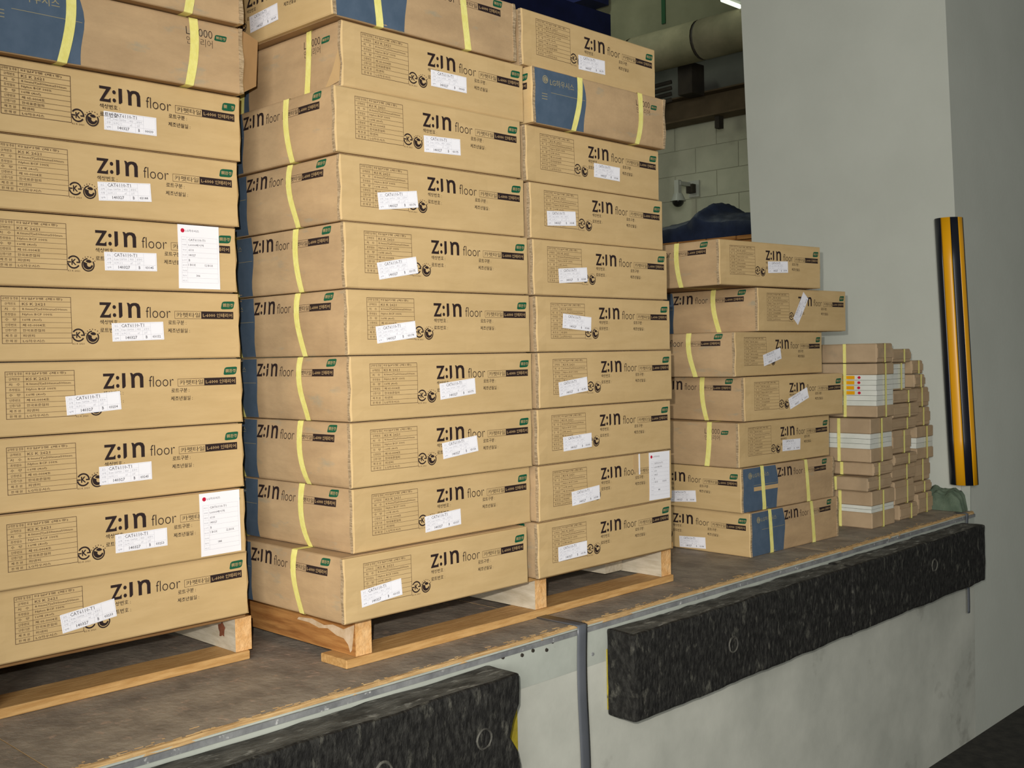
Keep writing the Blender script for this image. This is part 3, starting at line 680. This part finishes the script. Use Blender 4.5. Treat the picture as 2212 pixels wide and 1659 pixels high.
def carton(key, i):
    st, n = key[0], int(key[1:]); x, y, a = POSE[key]; var = {'A': (2, 0, 2, 2, 0, 2, 2, 4, 0, 2), 'B': (0, 1, 1, 3, 0, 2, 3, 2, 4, 2), 'C': (2, 0, 2, 0, 2, 2, 0, 2, 1, 2), 'D': (2, 2, 0, 2, 3, 0, 2)}[st][n-1]
    rot = ROT.get(key, 0); z = (n-1)*HD+.0005 if st == 'D' else .1115+(n-1)*PITCH
    c, s = math.cos(a), math.sin(a); h = W/2
    o = empty('carpet_tile_carton', (x+c*h-s*h, y+s*h+c*h, z), a+{0: 0, 1: R(90), -1: R(-90), 2: R(180)}[rot])
    if st == 'D': o.scale = (1, 1, 1.045)
    m = VAR[var]
    link('carton_body', m['body'], o); link('end_panel', m['p0'], o); link('end_panel', m['p2'], o)
    link('end_print', m['f0'], o); link('end_print', m['f2'], o); link('side_print', m['s1'], o); link('side_print', m['s2'], o)
    link('blue_band', m['b1'], o); link('blue_band', m['b2'], o); link('logo_print', m['l1'], o); link('logo_print', m['l2'], o); link('strap', m['st1'], o); link('strap', m['st2'], o)
    if key in STK:
        wf, u, zz, ang = STK[key]; S = sticker_sheet(SERIAL.get(key, '03%03d' % (158+i)))
        q = link('address_label', map_sheet('address_label', S, place_on(var, rot, wf, u, zz, ang, .0010)), o); q['label'] = 'small white printed label'
    if key in TAGS:
        u, zz, ang, num, bx_ = TAGS[key]
        q = link('shipping_card', map_sheet('shipping_card', tag_sheet(num, bx_), place_on(var, rot, 'f', u, zz, ang, .0016)), o); q['label'] = 'tall white card with red round logo'
    pos = ORD[9 if (n == 10) else n-1] if not (st == 'D' and n == 7) else 'topmost'
    o['label'] = '%s carton %s, %s' % (pos, STN[st], DET[key]); o['category'] = 'carton'; o['group'] = 'cartons of carpet tiles'
    roots[key] = (o, var, rot); return o
for i, k in enumerate(sorted(POSE)): carton(k, i)
# open flap on the carton A9 (beyond its right end)
o, var, rot = roots['A9']
def patch(key, wf, pts, m, name, lift=.0012, label=None):
    o, var, rot = roots[key]; S = Sheet(); S.poly(pts, m, 0)
    q = link(name, map_sheet(name, S, place_on(var, rot, wf, 0, 0, 0, lift)), o)
    if label: q['label'] = label
    return q
# flap is a slab hinged on the right end of the leftmost blue-banded carton (its own -Y side after the quarter turn is world -X...)
inv = Matrix.Rotation(-R(-90), 4, 'Z')
def wl(x, y, z): v = inv @ Vector((x-W/2, y-W/2, z)); return (v.x, v.y, v.z)
FL = [wl(W-.002, .004, .004), wl(W+.034, .012, .004+.02), wl(W+.042, .014, .118), wl(W+.002, .004, .128)]
FB = [wl(W-.002, .008, .004), wl(W+.033, .017, .004+.02), wl(W+.041, .019, .118), wl(W+.002, .008, .128)]
mk('open_flap', FL+FB, [(0, 1, 2, 3), (7, 6, 5, 4), (0, 4, 5, 1), (1, 5, 6, 2), (2, 6, 7, 3), (3, 7, 4, 0)], KBOT, o)['label'] = 'open end flap'
patch('B9', 'l', [(W-.055, .004), (W-.008, .012), (W-.003, .045), (W-.010, .075), (W-.030, .035)], KR2, 'torn_tab', .003, 'torn paler paper tab')
S = Sheet(); S.rect(.355, .085, .372, .131, KR2, 0, 2, 4); S.rect(.376, .078, .382, .131, LABEL, .0002, 1, 4)
o, var, rot = roots['C2']; q = link('packing_tape', map_sheet('packing_tape', S, place_on(var, rot, 'f', 0, 0, 0, .0010)), o); q['label'] = 'shiny strip of packing tape'
S = Sheet(); S.rect(.062, .060, .190, .072, KR2, 0, 4, 1)
o, var, rot = roots['D2']; q = link('packing_tape', map_sheet('packing_tape', S, place_on(var, rot, 'f', 0, 0, 0, .0010)), o); q['label'] = 'pale brown stripe on the blue band'

# ------------------------------------------------------------------ pallets
def pallet(name, x0, x1, y0, y1, label, strs, dk=None, dx=0):
    p = empty(name, ((x0+x1)/2, (y0+y1)/2, 0)); cx, cy = (x0+x1)/2, (y0+y1)/2
    def b(nm, a, c, m, **k): return bevbox(nm, (a[0]-cx, a[1]-cy, a[2]), (c[0]-cx, c[1]-cy, c[2]), m, p, **k)
    for yy in (y0, (y0+y1)/2-.045, y1-.09): b('bottom_board', (x0, yy, .0008), (x1, yy+.09, .0195), PINE, bev=.0015, rough=.0006, cuts=10)
    for (sx0, sx1) in strs: b('stringer', (sx0, y0+.006, .020), (sx1, y1-.006, .0915), [PINEY, PALE, PINEEND], bev=.0015, midx=[0, 0, 2, 0 if sx1 > 1.1 else 0, 0, 0 if sx0 < .2 and x0 > 0 else 1])  # paler left faces have reflected light put into their colour
    n = 7; wb = .10; gap = ((y1-y0)-n*wb)/(n-1)
    for i in range(n): b('deck_board', (x0, y0+i*(wb+gap), .092), (x1+dx, y0+i*(wb+gap)+wb, .1105), dk or PINE, bev=.0015, rough=.0003, cuts=6)
    return tag(p, label, 'pallet', 'wooden pallets')
pb = pallet('wooden_pallet', .030, 1.150, .062, 1.14, 'wooden pallet under the two middle columns of cartons', ((.058, .100), (.598, .638), (1.102, 1.146)))
pa = pallet('wooden_pallet', -1.16, -.057, .285, 1.36, 'wooden pallet under the leftmost stack, cut by the frame', ((-1.155, -1.113), (-.62, -.58), (-.088, -.049)), PINED, -.008)
# remains of a torn paper label and a knot on the stringers
def local(o, pts): return [(x-o.location.x, y-o.location.y, z) for x, y, z in pts]
tornY = [(.070, .10), (.10, .085), (.13, .089), (.155, .083), (.19, .09), (.23, .086), (.235, .080), (.20, .080), (.17, .074), (.145, .078), (.12, .068), (.10, .066), (.088, .055), (.083, .040), (.078, .045), (.074, .070)]
mk('torn_paper', local(pb, [(.0575, .07+(y-.07)*1.25, z-.014) for y, z in tornY]), [tuple(range(len(tornY)))], mat('torn_paper', (214, 190, 160), (196, 168, 132), 60), pb)['label'] = 'torn remains of a pale paper label'
N = 14
mk('knot', local(pa, [(-.0888, .345+(.013+.004*math.sin(k*2.3))*math.cos(2*math.pi*k/N), .060+(.016+.004*math.sin(k*1.7))*math.sin(2*math.pi*k/N)) for k in range(N)]), [tuple(range(N))], mat('knot_wood', (140, 84, 58), (112, 66, 46), 60), pa)['label'] = 'dark red-brown knot'
mk('offcut_block', *cuboid((1.02-pb.location.x, .20-pb.location.y, .024), (1.095-pb.location.x, .62-pb.location.y, .062)), PALE, pb)

# ------------------------------------------------------------------ strapped bundles at the far end of the dock
def bundle(x0, x1, z0, z1, y0, label, white=None, labels=False, depth=.42, straps=(.3,), rz=0):
    cx, cy = (x0+x1)/2, y0+depth/2; o = empty('strapped_bundle', (cx, cy, z0), random.uniform(-.022, .022))
    hx, hy, h = (x1-x0)/2, depth/2, z1-z0-.0015
    if white:
        w0, w1 = white[0]-z0, white[1]-z0
        bevbox('bottom_wrap', (-hx, -hy, 0), (hx, hy, w0), KRF, o, .003, rough=.001, cuts=5)
        n = max(2, round((w1-w0)/.017)); t = (w1-w0)/n
        for i in range(n):
            j = .002*((i*7) % 3-1)
            bevbox('sheet', (-hx+.003+j, -hy+.003, w0+i*t+.0005), (hx-.003, hy-.003, w0+(i+1)*t-.0005), WHITE, o, .001)
            if labels and i >= n-4:
                q = mk('label_strip', [(-hx+.0012+j, hy*(.1)-k, w0+i*t+zz) for k, zz in ((.05, .003), (.135, .003), (.135, t-.003), (.05, t-.003))], [(0, 1, 2, 3)], YTUBE, o); q['label'] = 'yellow label strip'
                q = mk('label_dot', [(-hx+.0012+j, hy*.1-.152-.006*math.cos(a), w0+(i+.5)*t+.005*math.sin(a)) for a in [k*math.pi/5 for k in range(10)]], [tuple(range(10))], RED, o)
        bevbox('top_wrap', (-hx, -hy, w1), (hx, hy, h), KRF, o, .003, rough=.001, cuts=5)
    else:
        bevbox('wrap', (-hx, -hy, 0), (hx, hy, h), KRF, o, .004, rough=.0016, cuts=6)
        bevbox('end_fold', (-hx+.004, -hy-.0035, h*.25), (hx-.004, -hy-.0005, h*.75), KRF, o, .001)
    hw = .006
    for f in straps:   # round the width: seen on the front and back
        xx = -hx+2*hx*f; e = .0045
        L = [(-hy-e, 0.0004), (-hy-e, h*.5), (-hy-e, h-.0005), (hy+e, h-.0005+.0009), (hy+e, 0.0004)]
        V = [p for y, z in L for p in ((xx-hw, y, z), (xx+hw, y, z))]; mk('strap', V, [(2*i, 2*i+1, (2*i+3) % 10, (2*i+2) % 10) for i in range(5)], STRAP, o)
    yy = -hy+.30*depth; e = .003
    L = [(-hx-e, .0004), (-hx-e, h*.5), (-hx-e, h-.0005), (hx+e, h-.0005+.0009), (hx+e, .0004)]
    V = [p for x, z in L for p in ((x, yy-hw, z), (x, yy+hw, z))]; mk('strap', V, [(2*i, 2*i+1, (2*i+3) % 10, (2*i+2) % 10) for i in range(5)], STRAP, o)
    return tag(o, label, 'bundle', 'strapped bundles at the far end')
E1 = [(2.295, 2.470, .0005, .133, 'lowest bundle of the front far stack, thin white layer', (.056, .080)), (2.262, 2.45, .134, .184, 'second bundle up in the front far stack, plain kraft', None), (2.313, 2.455, .185, .232, 'third bundle up in the front far stack, plain and shallow', None), (2.300, 2.467, .233, .389, 'fourth bundle up in the front far stack, white middle', (.281, .334)), (2.337, 2.474, .390, .583, 'tall bundle with yellow-striped white sheets in front far stack', (.431, .541)), (2.342, 2.470, .584, .654, 'topmost bundle of the front far stack, plain kraft', None)]
for i, (a, b, c, d, l, w) in enumerate(E1): bundle(a, b, c, d, .045+.003*(i % 2), l, w, i == 4, .40, (.45, ) if i != 2 else (.25,))
E2 = [(2.53, 2.68, .0005, .058, None), (2.492, 2.665, .059, .146, None), (2.485, 2.690, .147, .204, None), (2.486, 2.678, .205, .246, None), (2.492, 2.640, .247, .332, None), (2.488, 2.700, .333, .378, None), (2.482, 2.695, .379, .431, None), (2.500, 2.700, .432, .479, None), (2.507, 2.620, .480, .581, (.485, .576)), (2.484, 2.634, .582, .632, None)]
for i, (a, b, c, d, w) in enumerate(E2): bundle(a, b, c, d, .055+.006*(i % 3), '%s bundle in the middle stack at the far end%s' % (ORD[i], ', with white sheets' if w else ''), w, False, .40, (.6,))
E3 = [(2.72, 2.855, .0005, .077, None), (2.715, 2.865, .078, .121, None), (2.712, 2.87, .122, .207, None), (2.726, 2.87, .208, .334, (.250, .290)), (2.715, 2.858, .335, .406, None), (2.716, 2.868, .407, .482, None), (2.712, 2.80, .483, .534, None), (2.708, 2.80, .535, .587, None)]
for i, (a, b, c, d, w) in enumerate(E3): bundle(a, b, c, d, .075+.008*(i % 3), '%s bundle in the rear far stack beside the wall%s' % (ORD[i] if i < 7 else 'topmost', ', with white sheets' if w else ''), w, False, .36, (.55,))
